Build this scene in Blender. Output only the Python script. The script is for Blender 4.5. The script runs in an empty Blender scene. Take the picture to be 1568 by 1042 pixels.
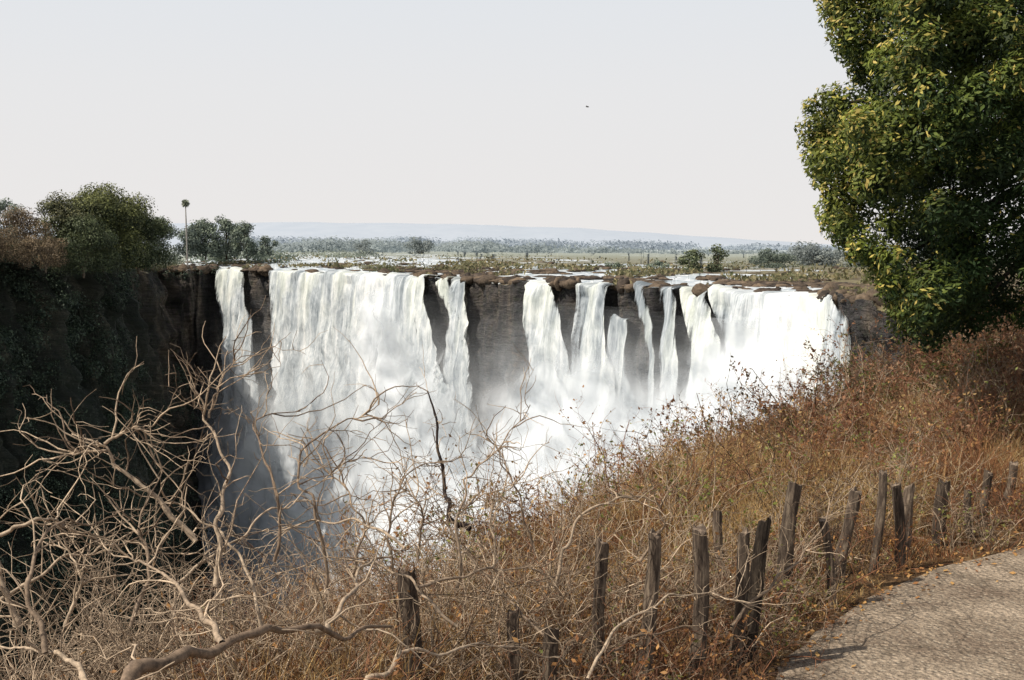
import bpy, math, numpy as np
from mathutils import Vector, noise, Matrix
rng=np.random.default_rng(7)
S=bpy.context.scene
COL=S.collection
# ---------------------------------------------------------------- camera
F=1893.0; CZ=2.4; PT=math.atan(146/F); cp,sp=math.cos(PT),math.sin(PT)
cam=bpy.data.cameras.new("camera"); co=bpy.data.objects.new("camera",cam); COL.objects.link(co)
cam.lens=36*F/1568; cam.sensor_width=36; cam.clip_start=0.05; cam.clip_end=20000
co.location=(0,0,CZ); co.rotation_euler=(math.pi/2-PT,0,0); S.camera=co
def P(u,v,d):
    rx=u-784; ry=F*cp+(521-v)*sp; rz=-F*sp+(521-v)*cp
    t=d/ry
    return np.array([rx*t,d,CZ+rz*t])
def proj(x,y,z):
    dep=y*cp-(z-CZ)*sp
    up=y*sp+(z-CZ)*cp
    return 784+F*x/dep, 521-F*up/dep
def XU(u,y,z): return (u-784)/F*(y*cp-(z-CZ)*sp)
def sm(a,b,x):
    t=np.clip((np.asarray(x,float)-a)/(b-a),0,1); return t*t*(3-2*t)
# ---------------------------------------------------------------- world / sun
w=bpy.data.worlds.new("World"); S.world=w; w.use_nodes=True
nt=w.node_tree; nt.nodes.clear()
EL=math.radians(50); AZ=math.radians(246)
sky=nt.nodes.new('ShaderNodeTexSky'); sky.sky_type='NISHITA'; sky.sun_disc=False
sky.sun_elevation=EL; sky.sun_rotation=AZ; sky.dust_density=4; sky.air_density=1.2
b1=nt.nodes.new('ShaderNodeBackground'); b1.inputs[1].default_value=0.065
b2=nt.nodes.new('ShaderNodeBackground'); b2.inputs[1].default_value=1.0
tc=nt.nodes.new('ShaderNodeTexCoord'); sx=nt.nodes.new('ShaderNodeSeparateXYZ')
rp=nt.nodes.new('ShaderNodeValToRGB'); rp.color_ramp.elements[0].position=0.0; rp.color_ramp.elements[0].color=(1,1,1,1)
rp.color_ramp.elements[1].position=0.9; rp.color_ramp.elements[1].color=(.06,.06,.06,1)
e=rp.color_ramp.elements.new(0.26); e.color=(.93,.93,.93,1)
e=rp.color_ramp.elements.new(0.48); e.color=(.33,.33,.33,1)
rc=nt.nodes.new('ShaderNodeValToRGB'); rc.color_ramp.elements[0].color=(.83,.805,.79,1); rc.color_ramp.elements[1].position=.3; rc.color_ramp.elements[1].color=(.76,.82,.89,1)
e=rc.color_ramp.elements.new(0.12); e.color=(.82,.82,.83,1)
mx=nt.nodes.new('ShaderNodeMixShader'); wo=nt.nodes.new('ShaderNodeOutputWorld')
L=nt.links.new
L(tc.outputs['Generated'],sx.inputs[0]); L(sx.outputs[2],rp.inputs[0]); L(sx.outputs[2],rc.inputs[0])
L(sky.outputs[0],b1.inputs[0]); L(rc.outputs[0],b2.inputs[0]); L(rp.outputs[0],mx.inputs[0]); L(b1.outputs[0],mx.inputs[1]); L(b2.outputs[0],mx.inputs[2]); L(mx.outputs[0],wo.inputs[0])
sl=bpy.data.lights.new("sun",'SUN'); sl.energy=5.0; sl.angle=math.radians(.5); sl.color=(1,.93,.82)
so=bpy.data.objects.new("sun",sl); COL.objects.link(so)
sv=Vector((math.sin(AZ)*math.cos(EL),math.cos(AZ)*math.cos(EL),math.sin(EL)))
so.rotation_euler=sv.to_track_quat('Z','Y').to_euler()
S.view_settings.view_transform='Standard'; S.view_settings.look='None'; S.view_settings.exposure=0
# ---------------------------------------------------------------- material helpers
class M:
    def __init__(s,name):
        s.m=bpy.data.materials.new(name); s.m.use_nodes=True; s.n=s.m.node_tree.nodes; s.l=s.m.node_tree.links; s.n.clear()
        s.out=s.n.new('ShaderNodeOutputMaterial')
    def N(s,t,**k):
        x=s.n.new(t)
        for a,b in k.items(): setattr(x,a,b)
        return x
    def noise(s,vec,scale,detail=5,rough=.6):
        x=s.N('ShaderNodeTexNoise'); x.inputs['Scale'].default_value=scale; x.inputs['Detail'].default_value=detail; x.inputs['Roughness'].default_value=rough
        if vec: s.l.new(vec,x.inputs['Vector'])
        return x.outputs['Fac']
    def ramp(s,fac,els):
        x=s.N('ShaderNodeValToRGB'); r=x.color_ramp
        while len(r.elements)<len(els): r.elements.new(.5)
        for e_,(p,c) in zip(r.elements,els):
            e_.position=p; e_.color=(c[0],c[1],c[2],1) if hasattr(c,'__len__') else (c,c,c,1)
        s.l.new(fac,x.inputs[0]); return x.outputs[0]
    def mix(s,f,a,b,mode='MIX'):
        x=s.N('ShaderNodeMix',data_type='RGBA',blend_type=mode)
        for i,v in ((0,f),(6,a),(7,b)):
            if hasattr(v,'is_linked'): s.l.new(v,x.inputs[i])
            else: x.inputs[i].default_value=v if i==0 else (v[0],v[1],v[2],1)
        return x.outputs[2]
    def math(s,op,a,b=None,clamp=False):
        x=s.N('ShaderNodeMath',operation=op,use_clamp=clamp)
        for i,v in ((0,a),(1,b)):
            if v is None: continue
            if hasattr(v,'is_linked'): s.l.new(v,x.inputs[i])
            else: x.inputs[i].default_value=v
        return x.outputs[0]
    def mapv(s,vec,sc):
        x=s.N('ShaderNodeMapping'); x.inputs['Scale'].default_value=sc; s.l.new(vec,x.inputs[0]); return x.outputs[0]
    def obj(s): return s.N('ShaderNodeTexCoord').outputs['Object']
    def attr(s,n,o='Color'): return s.N('ShaderNodeAttribute',attribute_name=n).outputs[o]
    def bump(s,h,st,dist=.1):
        x=s.N('ShaderNodeBump'); x.inputs['Strength'].default_value=st; x.inputs['Distance'].default_value=dist; s.l.new(h,x.inputs['Height']); return x.outputs[0]
    def princ(s,col,rough=.9,nrm=None,spec=.2):
        x=s.N('ShaderNodeBsdfPrincipled')
        if hasattr(col,'is_linked'): s.l.new(col,x.inputs['Base Color'])
        else: x.inputs['Base Color'].default_value=(*col,1)
        if hasattr(rough,'is_linked'): s.l.new(rough,x.inputs['Roughness'])
        else: x.inputs['Roughness'].default_value=rough
        x.inputs['Specular IOR Level'].default_value=spec
        if nrm: s.l.new(nrm,x.inputs['Normal'])
        return x.outputs[0]
    def done(s,sh): s.l.new(sh,s.out.inputs[0]); return s.m
def leafmat(name,trans=.3,nscale=3.0,amp=(.6,1.3)):
    m=M(name); c=m.attr('Col'); n=m.noise(m.obj(),nscale,2)
    c=m.mix(1.0,c,m.ramp(n,[(.3,amp[0]),(.7,amp[1])]),'MULTIPLY')
    p=m.princ(c,.6,spec=.25)
    t=m.N('ShaderNodeBsdfTranslucent'); m.l.new(c,t.inputs[0])
    x=m.N('ShaderNodeMixShader'); x.inputs[0].default_value=trans; m.l.new(p,x.inputs[1]); m.l.new(t.outputs[0],x.inputs[2])
    return m.done(x.outputs[0])
# ---------------------------------------------------------------- mesh helpers
def link(name,me,mat=None,parent=None):
    o=bpy.data.objects.new(name,me); COL.objects.link(o)
    if mat: me.materials.append(mat)
    if parent: o.parent=parent
    return o
def rawmesh(name,V,loops,starts,col=None,smooth=False):
    me=bpy.data.meshes.new(name); V=np.ascontiguousarray(V,dtype=np.float32)
    me.vertices.add(len(V)); me.vertices.foreach_set('co',V.ravel())
    me.loops.add(len(loops)); me.loops.foreach_set('vertex_index',np.asarray(loops,dtype=np.int32))
    me.polygons.add(len(starts)); me.polygons.foreach_set('loop_start',np.asarray(starts,dtype=np.int32))
    me.update(calc_edges=True); me.validate()
    if col is not None:
        a=me.color_attributes.new('Col','FLOAT_COLOR','POINT')
        c=np.ones((len(V),4),dtype=np.float32); c[:,:3]=col; a.data.foreach_set('color',c.ravel())
    if smooth: me.polygons.foreach_set('use_smooth',np.ones(len(me.polygons),dtype=bool))
    return me
def nrm(a): return a/(np.linalg.norm(a,axis=-1,keepdims=True)+1e-9)
def leaves(C,Nn,size,asp,col,tang=None):
    n=len(C); Nn=nrm(Nn); r=rng.normal(size=(n,3)) if tang is None else tang
    t=nrm(np.cross(Nn,r)); b=np.cross(Nn,t); L_=size[:,None]*.5
    V=np.stack([C-t*L_, C+b*L_*asp+t*L_*.1, C+t*L_, C-b*L_*asp+t*L_*.1],1).reshape(-1,3)
    return V,np.repeat(col,4,0)
def quadmesh(name,V,col,smooth=False):
    n=len(V); return rawmesh(name,V,np.arange(n),np.arange(0,n,4),col,smooth)
def gridmesh(name,G,smooth=True):
    a,b=G.shape[:2]; i=np.arange(a*b).reshape(a,b)
    q=np.stack([i[:-1,:-1],i[:-1,1:],i[1:,1:],i[1:,:-1]],-1).reshape(-1)
    return rawmesh(name,G.reshape(-1,3),q,np.arange(0,len(q),4),None,smooth)
def fattr(me,name,v):
    a=me.attributes.new(name,'FLOAT','POINT'); a.data.foreach_set('value',np.ascontiguousarray(v,dtype=np.float32).ravel())
def uvattr(me,U,V_):
    a=me.attributes.new('st','FLOAT_VECTOR','POINT')
    d=np.zeros((U.size,3),dtype=np.float32); d[:,0]=U.ravel(); d[:,1]=V_.ravel(); a.data.foreach_set('vector',d.ravel())
def tubes(Pt,R,sides,col):
    n,k,_=Pt.shape; T=nrm(np.gradient(Pt,axis=1)); ref=rng.normal(size=(n,1,3)); ref=np.repeat(ref,k,1)
    A=nrm(np.cross(T,ref)); B=np.cross(T,A); an=np.arange(sides)*2*math.pi/sides
    V=Pt[:,:,None]+R[:,:,None,None]*(A[:,:,None]*np.cos(an)[None,None,:,None]+B[:,:,None]*np.sin(an)[None,None,:,None])
    idx=np.arange(n*k*sides).reshape(n,k,sides); nx=np.roll(idx,-1,2)
    q=np.stack([idx[:,:-1],nx[:,:-1],nx[:,1:],idx[:,1:]],-1).reshape(-1)
    c=np.repeat(col,k*sides,0)
    return V.reshape(-1,3),q,c
def join(parts):
    V=[];Q=[];C=[];o=0
    for v,q,c in parts: V.append(v);Q.append(q+o);C.append(c);o+=len(v)
    return np.concatenate(V),np.concatenate(Q),np.concatenate(C)
def tubemesh(name,parts,smooth=True):
    V,Q,C=join(parts); return rawmesh(name,V,Q,np.arange(0,len(Q),4),C,smooth)
def grow(st,d,length,k,wob,grav=(0,0,0)):
    st=np.asarray(st,float); d=nrm(np.asarray(d,float)); length=np.broadcast_to(length,(len(st),))
    pts=[st]; p=st
    for _ in range(k-1):
        d=nrm(d+rng.normal(0,wob,d.shape)+np.array(grav)); p=p+d*(length/(k-1))[:,None]; pts.append(p)
    return np.stack(pts,1)
def child(Pt,n,lo,hi,spread):
    i=rng.integers(0,len(Pt),n); k=Pt.shape[1]; j=rng.integers(int(lo*k),max(int(hi*k),int(lo*k)+1),n).clip(0,k-2)
    f=rng.random((n,1)); st=Pt[i,j]*(1-f)+Pt[i,j+1]*f; T=nrm(Pt[i,j+1]-Pt[i,j])
    return st, nrm(T+rng.normal(0,spread,(n,3))), i
def lerpc(a,b,t): return np.array(a)[None]*(1-t[:,None])+np.array(b)[None]*t[:,None]
def fn(x,y,z=0.,o=4): return noise.fractal(Vector((x,y,z)),1.0,2.0,o)
# ---------------------------------------------------------------- rim definition
ZR=-6.6
RU=[-900,-300,0,120,250,330,412,520,650,720,800,900,1000,1100,1200,1290,1350,1450,1700,2200]
RD=[170,240,300,335,430,450,420,385,340,318,294,279,255,238,222,205,197,188,172,150]
def rimxy(s):
    s=np.asarray(s,float); d=np.interp(s,RU,RD)
    return XU(s,d,ZR),d
def rimN(s):
    s=np.asarray(s,float); t=sm(210,400,s)
    v=np.stack([.95*(1-t)-.75*t, -.35*(1-t)-.66*t-.3*t*(1-t)*4],-1); return nrm(v)
def ztop(s): 
    s=np.asarray(s,float); return ZR+7.5*(1-sm(20,285,s))
def rise(D,s):   # the river comes down a ramp of rapids to the lip
    return (3.6-1.6*sm(700,1150,s))*sm(255,330,s)*(1-np.exp(-np.maximum(D,0)/95.))
def surf(s,h,o,zt=None):
    x,y=rimxy(s); n=rimN(s); z=(ztop(s) if zt is None else zt)-h
    return np.stack([x+n[...,0]*o,y+n[...,1]*o,z+0*x],-1)
_s=np.linspace(-900,2200,3101); _x,_y=rimxy(_s); _a=np.concatenate([[0],np.cumsum(np.hypot(np.diff(_x),np.diff(_y)))])
def arc(s): return np.interp(s,_s,_a)
FALLS=[
 ([(411,329,369),(500,336,386),(600,343,394),(760,354,404),(950,368,415)],0,1.15),
 ([(412,411,648),(470,413,656),(540,414,668),(600,417,694),(700,428,718),(950,442,738)],0,1.3),
 ([(427,664,684),(480,680,699),(510,688,712),(540,690,714)],0,1.05),
 ([(427,692,711),(490,690,714),(530,682,720),(600,672,725),(700,662,731),(900,655,742)],0,1.2),
 ([(432,801,842),(500,806,862),(600,812,876),(680,800,892),(880,775,912)],0,1.35),
 ([(440,881,930),(520,873,931),(600,866,940),(700,852,956),(880,840,968)],0,1.2),
 ([(484,936,962),(540,925,957),(600,918,966),(700,910,974),(800,898,976)],7,1.2),
 ([(448,972,986),(500,982,995),(600,984,1000),(700,980,1008)],0,.85),
 ([(450,1009,1034),(560,1008,1040),(700,1000,1048),(800,998,1054)],0,1.05),
 ([(447,1042,1080),(560,1053,1111),(700,1036,1118),(800,1028,1122)],0,1.2),
 ([(452,1086,1262),(474,1093,1288),(500,1098,1300),(600,1112,1294),(760,1120,1272),(850,1116,1254)],0,1.5),
]
def wet(s):
    s=np.asarray(s,float); r=np.zeros_like(s)
    for rows,h0,dn in FALLS:
        if h0: continue
        a,b=rows[0][1],rows[0][2]; r=np.maximum(r,sm(a-6,a+2,s)*(1-sm(b-2,b+6,s)))
    return r
# ---------------------------------------------------------------- cliff
ss=np.arange(-800,2100,2.0); hh=np.concatenate([[0,.6,1.4,2.4],np.linspace(3.4,112,84)])
A=arc(ss); WET=wet(ss)
O=np.zeros((len(hh),len(ss)))
for i,h in enumerate(hh):
    for j,s in enumerate(ss):
        a=A[j]; L_=1 if s>320 else 1.7
        n1=fn(a*.035,h*.006,3.1,3); n2=fn(a*.16,h*.03,8.2,4); n3=fn(a*.5,h*.25,1.7,3)
        led=fn(a*.03,h*.14,5.5,3)
        led=math.floor(led*5)/5*.6+led*.4
        o=-1.0+(n1*5.0+n2*4.5*L_+n3*1.8)+led*3.2*min(1,h/5)
        lim=1.5 if s>320 else 12
        O[i,j]=.06*h+(min(o,lim))-1.6*WET[j]
bo=np.minimum(1,np.maximum(0,(330-ss)/200))
G=np.zeros((len(hh),len(ss),3))
zj=np.array([(lambda q: .6*math.floor(q*4)/4+.5*q)(fn(a*.09,0,22,4)) for a in A])*3.2*(1-WET*.9)
for i,h in enumerate(hh):
    G[i]=surf(ss,h,O[i]+bo*h*.25); G[i,:,2]+=zj*max(0,1-h/8)
me=gridmesh("gorge_cliff",G,False); uvattr(me,np.tile(A,(len(hh),1)),np.tile(hh[:,None],(1,len(ss)))); fattr(me,'main',np.tile(sm(255,420,ss),(len(hh),1))); fattr(me,'bush',np.tile(1-sm(150,270,ss),(len(hh),1)))
m=M("basalt"); st=m.attr('st','Vector'); ob=m.obj()
n1=m.noise(m.mapv(st,(.22,.035,1)),1,6,.7); n2=m.noise(ob,.8,4,.75); n3=m.noise(m.mapv(st,(.05,.05,1)),1,4); n4=m.noise(m.mapv(st,(.25,1.1,1)),1,4,.7)
c=m.ramp(n1,[(.34,(.026,.023,.022)),(.48,(.062,.054,.050)),(.58,(.13,.105,.085)),(.70,(.28,.22,.155))])
c=m.mix(1.,c,m.ramp(n4,[(.35,.5),(.65,1.5)]),'MULTIPLY')
c=m.mix(m.ramp(n2,[(.5,0),(.68,.75)]),c,(.055,.065,.03))
c=m.mix(m.ramp(n3,[(.5,0),(.8,.4)]),c,(.19,.13,.08))
sz=m.N('ShaderNodeSeparateXYZ'); m.l.new(st,sz.inputs[0])
vt=m.math('MULTIPLY',sz.outputs[1],1/90,True)
c=m.mix(m.math('MULTIPLY',m.attr('main','Fac'),.30),c,(.060,.066,.078))  # blue-grey air haze painted over the main wall
c=m.mix(m.math('MULTIPLY',m.ramp(vt,[(.05,0),(.7,.75)]),m.attr('main','Fac')),c,(.10,.125,.15))  # haze-blue painted in, stronger towards the foot of the wall
c=m.mix(m.math('MULTIPLY',m.attr('bush','Fac'),.7),c,(.030,.042,.032))
link("gorge_cliff",me,m.done(m.princ(c,.8,m.bump(m.math('ADD',m.noise(m.mapv(st,(1.0,.4,1)),1,5,.7),n4),1,1.8),.2)))
# ---------------------------------------------------------------- river plateau (same front edge as the cliff)
ks=[0,.004,.01,.02,.032,.048,.07,.1,.14,.19,.25,.32,.42,.55,.7,.9,1.2,1.6,2.2,3,4.5,7,11,18,30]
GP=np.zeros((len(ks),len(ss),3)); W=np.zeros((len(ks),len(ss))); fx=G[0,:,0]; fy=G[0,:,1]; ft=G[0,:,2]
for i,k in enumerate(ks):
    X=fx*(1+k); Y=fy*(1+k); D=k*fy
    nz=np.array([fn(x*.02,y*.02,4.,4) for x,y in zip(X,Y)])
    base=ZR+nz*.5*min(1,k*10)+rise(D,ss)
    up=(ft-ZR)*np.exp(-D/120.)
    GP[i,:,0]=X;GP[i,:,1]=Y;GP[i,:,2]=np.where(ss<300,base+up,base+(ft-ZR)*max(0,1-k*30))
    W[i]=WET*np.exp(-D/25)*1.3+ (.66+.42*(1-sm(620,800,ss)))*sm(250,300,ss)*(1-sm(1230,1300,ss))*np.exp(-D/280)
me=gridmesh("river_plateau",GP,True); fattr(me,'wet',W)
m=M("plateau"); ob=m.obj(); wv=m.attr('wet','Fac')
nn=m.noise(m.mapv(ob,(1,1,1)),.028,6,.62); n5=m.noise(ob,.3,5,.6)
land=m.ramp(n5,[(.3,(.05,.04,.03)),(.45,(.13,.10,.06)),(.6,(.19,.17,.09)),(.75,(.10,.115,.05))])
sep=m.N('ShaderNodeSeparateXYZ'); m.l.new(ob,sep.inputs[0])
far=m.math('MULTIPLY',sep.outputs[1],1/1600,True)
land=m.mix(m.ramp(far,[(.2,0),(.45,.8),(.8,1)]),land,m.ramp(far,[(.4,(.28,.31,.26)),(.9,(.38,.42,.43))]))  # land pales with distance: aerial haze put into the colour
wm=m.math('ADD',nn,m.math('MULTIPLY',wv,.42)); wm=m.math('ADD',wm,m.math('MULTIPLY',m.math('SUBTRACT',n5,.5),.35))
msk=m.ramp(wm,[(.68,0),(.72,1)])
wc=m.ramp(m.noise(ob,.35,5,.75),[(.40,(.24,.30,.34)),(.50,(.45,.50,.53)),(.58,(.88,.89,.88))])
col=m.mix(msk,land,wc); rough=m.ramp(msk,[(0,.95),(1,.4)])
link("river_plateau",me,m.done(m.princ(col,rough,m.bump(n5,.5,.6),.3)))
# ---------------------------------------------------------------- waterfalls
def edge_s(tab,h,o,which,h0):
    vs=[r[0] for r in tab]; us=[r[which] for r in tab]; s=us[0]
    for _ in range(14):
        p=surf(np.array([s]),h,o,zt=ZR)[0]; u,v=proj(*p); s+= (np.interp(v,vs,us)-u)*.9
    return s
m=M("falling_water"); st=m.attr('st','Vector'); ed=m.attr('edge','Fac'); dn=m.attr('dens','Fac')
wr=m.noise(m.mapv(st,(.12,.03,1)),1,2)
cmb=m.N('ShaderNodeVectorMath',operation='ADD'); cx=m.N('ShaderNodeCombineXYZ'); m.l.new(m.math('MULTIPLY',wr,3.0),cx.inputs[0]); m.l.new(m.math('MULTIPLY',wr,14.0),cx.inputs[1])
m.l.new(st,cmb.inputs[0]); m.l.new(cx.outputs[0],cmb.inputs[1]); sw=cmb.outputs[0]
a1=m.noise(m.mapv(sw,(.50,.03,1)),1,5,.6); a2=m.noise(m.mapv(sw,(2.4,.15,1)),1,3,.7); a3=m.noise(m.mapv(sw,(.12,.04,1)),1,4,.6); a4=m.noise(m.mapv(sw,(.6,.30,1)),1,4,.7)
mixn=m.math('ADD',m.math('ADD',m.math('MULTIPLY',a1,.32),m.math('MULTIPLY',a2,.18)),m.math('ADD',m.math('MULTIPLY',a3,.30),m.math('MULTIPLY',a4,.20)))
mb=m.math('ADD',mixn,m.math('MULTIPLY',m.math('SUBTRACT',dn,1.1),.10))
bright=m.ramp(mb,[(.42,(.22,.255,.28)),(.48,(.40,.44,.47)),(.53,(.61,.65,.67)),(.59,(.90,.91,.91))])
sz=m.N('ShaderNodeSeparateXYZ'); m.l.new(st,sz.inputs[0])
lip=m.ramp(m.math('MULTIPLY',sz.outputs[1],1/24,True),[(.0,.4),(1,0)])
lipc=m.mix(m.math('MULTIPLY',lip,m.ramp(a3,[(.45,0),(.6,1)])),bright,(.78,.81,.62))
low=m.ramp(m.math('MULTIPLY',sz.outputs[1],1/100,True),[(.25,0),(.8,.5)])
lipc=m.mix(low,lipc,(.66,.71,.74))
al=m.math('ADD',m.math('MULTIPLY',ed,1.7),m.math('MULTIPLY',m.math('SUBTRACT',mixn,.5),8.0)); al=m.math('ADD',al,m.math('SUBTRACT',m.math('MULTIPLY',dn,1.2),1.15))
alpha=m.ramp(al,[(.10,0),(.75,1)])
df=m.N('ShaderNodeBsdfDiffuse'); m.l.new(lipc,df.inputs[0]); bn=m.bump(mixn,.7,2.2); m.l.new(bn,df.inputs['Normal'])
tl=m.N('ShaderNodeBsdfTranslucent'); m.l.new(lipc,tl.inputs[0]); x1=m.N('ShaderNodeMixShader'); x1.inputs[0].default_value=.15
m.l.new(df.outputs[0],x1.inputs[1]); m.l.new(tl.outputs[0],x1.inputs[2])
tp=m.N('ShaderNodeBsdfTransparent'); x2=m.N('ShaderNodeMixShader'); m.l.new(alpha,x2.inputs[0]); m.l.new(tp.outputs[0],x2.inputs[1]); m.l.new(x1.outputs[0],x2.inputs[2])
WMAT=m.done(x2.outputs[0])
for fi,(tab,h0,den) in enumerate(FALLS):
    vmax=tab[-1][0]; d0=float(np.interp(tab[0][1],RU,RD)); hmax=min(110,(vmax-tab[0][0])*d0/F+h0)
    hs=np.concatenate([[h0]*5,h0+np.geomspace(.4,hmax-h0,80)]) ; back=np.concatenate([[-9,-6,-3.6,-2.0,-.6],np.zeros(80)])
    if h0: back[:5]=[-1.5,-1,-.7,-.4,-.1]
    wpx=tab[1][2]-tab[1][1]; nc=int(max(12,min(180,wpx*.8)))
    G2=np.zeros((len(hs),nc,3)); SS=np.zeros((len(hs),nc))
    for i,h in enumerate(hs):
        hp=h-h0; ob_=.06*h+1.6+1.5*math.sqrt(max(hp,0)/12)
        if i<5: ob_=.06*h+1.6+back[i]
        oo=.06*h+1.6+1.5*math.sqrt(max(hp,0)/12)
        a=edge_s(tab,max(h,h0+.2),oo,1,h0); b=edge_s(tab,max(h,h0+.2),oo,2,h0)
        s_=np.linspace(a,b,nc); SS[i]=s_; ar=arc(s_)
        ff=np.array([fn(q*.22,h*.02,fi*3.3,3)*1.9+fn(q*.35,h*.12,9+fi,3)*min(2.8,.06*hp) for q in ar])*min(1,hp/3)
        fo=np.array([fn(q*.15,0,40+fi,3) for q in ar])
        G2[i]=surf(s_,h,ob_+ff+fo*1.2,zt=ZR+.25)
        G2[i,:,2]+=fo*1.8*max(0,1-hp/10)*(1 if i>2 else i/3)
        if i<5 and not h0: G2[i,:,2]+= [.12,.10,.08,.04,0][i]
    me=gridmesh("waterfall",G2,True)
    U=arc(SS)+fi*37; uvattr(me,U,np.tile(hs[:,None],(1,nc)))
    wd=np.maximum(arc(SS[:,-1:])-arc(SS[:,:1]),.5); tt=np.linspace(0,1,nc)[None]
    ed_=np.minimum(1,np.minimum(tt,1-tt)*wd/np.minimum(4.2,wd*.40))
    hb=1-sm(.86,1,(hs-h0)/(hmax-h0))[:,None]; fattr(me,'edge',ed_*hb)
    dd_=np.full(SS.shape,den)
    if fi==10: dd_+= .9*np.exp(-((SS-1225)/50)**2)-.5*sm(1266,1296,SS)
    if fi==1: dd_+= .6*np.exp(-((SS-575-hs[:,None]*1.0)/34)**2)*(1-sm(30,60,hs))[:,None]
    fattr(me,'dens',dd_)
    link("waterfall",me,WMAT)
# ---------------------------------------------------------------- spray mist layers
m=M("spray_mist"); ob=m.obj(); mv=m.attr('mist','Fac')
k1=m.noise(m.mapv(ob,(1,1,.8)),.075,3,.62)
al=m.math('MULTIPLY',mv,m.ramp(k1,[(.30,.4),(.58,1.8)]),True)
MC=(.84,.87,.90,1)
df=m.N('ShaderNodeBsdfDiffuse'); df.inputs[0].default_value=MC; tl=m.N('ShaderNodeBsdfTranslucent'); tl.inputs[0].default_value=MC
x1=m.N('ShaderNodeMixShader'); x1.inputs[0].default_value=.4; m.l.new(df.outputs[0],x1.inputs[1]); m.l.new(tl.outputs[0],x1.inputs[2])
tp=m.N('ShaderNodeBsdfTransparent'); x2=m.N('ShaderNodeMixShader'); m.l.new(al,x2.inputs[0]); m.l.new(tp.outputs[0],x2.inputs[1]); m.l.new(x1.outputs[0],x2.inputs[2])
MM=m.done(x2.outputs[0])
mp=bpy.data.objects.new("spray_mist",None); COL.objects.link(mp)
blobs=[(592,14,16,8,.8),(615,26,26,12,.85),(650,40,32,15,.8),(560,72,135,28,.85),(690,56,50,24,.85),(415,82,60,26,.85),(850,42,58,18,1.),(935,36,52,16,1.),(760,72,120,24,.95),(1165,19,40,11,1.),(1215,26,85,11,1.),(1060,36,90,15,.95),(590,98,270,28,1.),(950,58,210,20,1.),(1150,38,160,14,1.)]
for li,off in enumerate([6,12,19]):
    s_=np.linspace(330,1350,220); h_=np.linspace(4,110,80); G3=np.zeros((80,220,3)); D3=np.zeros((80,220)); ar=arc(s_)
    bb=blobs if li<2 else blobs[-3:]+[blobs[8],blobs[5],blobs[3]]
    for i,h in enumerate(h_):
        ff=np.array([fn(q*.05,h*.05,li*7.,3)*4+fn(q*.16,h*.16,li*7.,3)*2 for q in ar])
        G3[i]=surf(s_,h,.06*h+off+ff,zt=ZR)
        dd=np.zeros(220)
        for (bs,bh,rs,rh,am) in bb: dd=1-(1-dd)*(1-np.clip(am*.8*np.exp(-((s_-bs-li*14-8)/rs)**2-((h-bh-(li==2)*6)/rh)**2),0,1))
        D3[i]=dd*sm(330,385,s_)*(1-sm(1285,1350,s_))
    me=gridmesh("mist_layer",G3,True); fattr(me,'mist',D3); link("mist_layer_%d"%(li+1),me,MM,mp)
# ---------------------------------------------------------------- gorge floor water
m=M("gorge_water"); c=m.ramp(m.noise(m.obj(),.05,5),[(.4,(.25,.33,.36)),(.6,(.6,.65,.68))])
me=bpy.data.meshes.new("gorge_river"); me.from_pydata([(-500,-200,-118),(400,-200,-118),(400,500,-118),(-500,500,-118)],[],[(0,1,2,3)]); link("gorge_river",me,m.done(m.princ(c,.4)))
# ---------------------------------------------------------------- river rocks and reeds along the rim
import bmesh
def lumps(cs,sz,col):
    bm=bmesh.new(); bmesh.ops.create_icosphere(bm,subdivisions=2,radius=1); bv=np.array([v.co[:] for v in bm.verts]); bf=np.array([[v.index for v in f.verts] for f in bm.faces]); bm.free()
    n=len(cs); k=len(bv)
    d=1+rng.normal(0,.15,(n,k,1)); V=bv[None]*d; th=rng.random(n)*6.28; c_,s_=np.cos(th),np.sin(th)
    V=V*sz[:,None,:]; X=V[:,:,0]*c_[:,None]-V[:,:,1]*s_[:,None]; Y=V[:,:,0]*s_[:,None]+V[:,:,1]*c_[:,None]
    V=np.stack([X,Y,V[:,:,2]],-1)+cs[:,None]
    Q=(bf[None]+np.arange(n)[:,None,None]*k).reshape(-1)
    return V.reshape(-1,3),Q,np.repeat(col,k,0)
n=3400; s_=rng.uniform(250,1400,n); D=rng.exponential(34,n)+rng.random(n)*2-1; wt=wet(s_); x,y=rimxy(s_); k=1+D/y
pr=np.array([fn(a*.03,b*.03,31,3) for a,b in zip(x*k,y*k)]); keep=((wt*np.exp(-D/25)<.35)&((pr>-.02)|(D<7)))|(rng.random(n)<.05)
s_,D,x,y,k=s_[keep],D[keep],x[keep],y[keep],k[keep];n=len(s_)
sz=np.stack([rng.uniform(.7,3.2,n),rng.uniform(.6,1.8,n),rng.uniform(.2,.9,n)*np.where(D<9,1.7*(.5+rng.random(n)),.8)*np.where((s_<700)&(D>9),.6,1)],1)
C=np.stack([x*k,y*k,ZR+rise(D,s_)-.05],1); t=rng.random(n)
V,Q,Cc=lumps(C,sz,lerpc((.035,.028,.024),(.15,.11,.075),t))
me=rawmesh("river_rocks",V,Q,np.arange(0,len(Q),3),Cc)
m=M("rock"); c=m.mix(1.,m.attr('Col'),m.ramp(m.noise(m.obj(),1.5,4),[(.3,.45),(.7,1.4)]),'MULTIPLY'); link("river_rocks",me,m.done(m.princ(c,.85)))
LM=leafmat("far_foliage",.15,.3); LMH=leafmat("hazy_foliage",.5,.008,(.9,1.1))
n=30000; s_=rng.uniform(300,1500,n); D=rng.exponential(60,n)+1
x,y=rimxy(s_); k=1+D/y; X=x*k;Y=y*k
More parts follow.
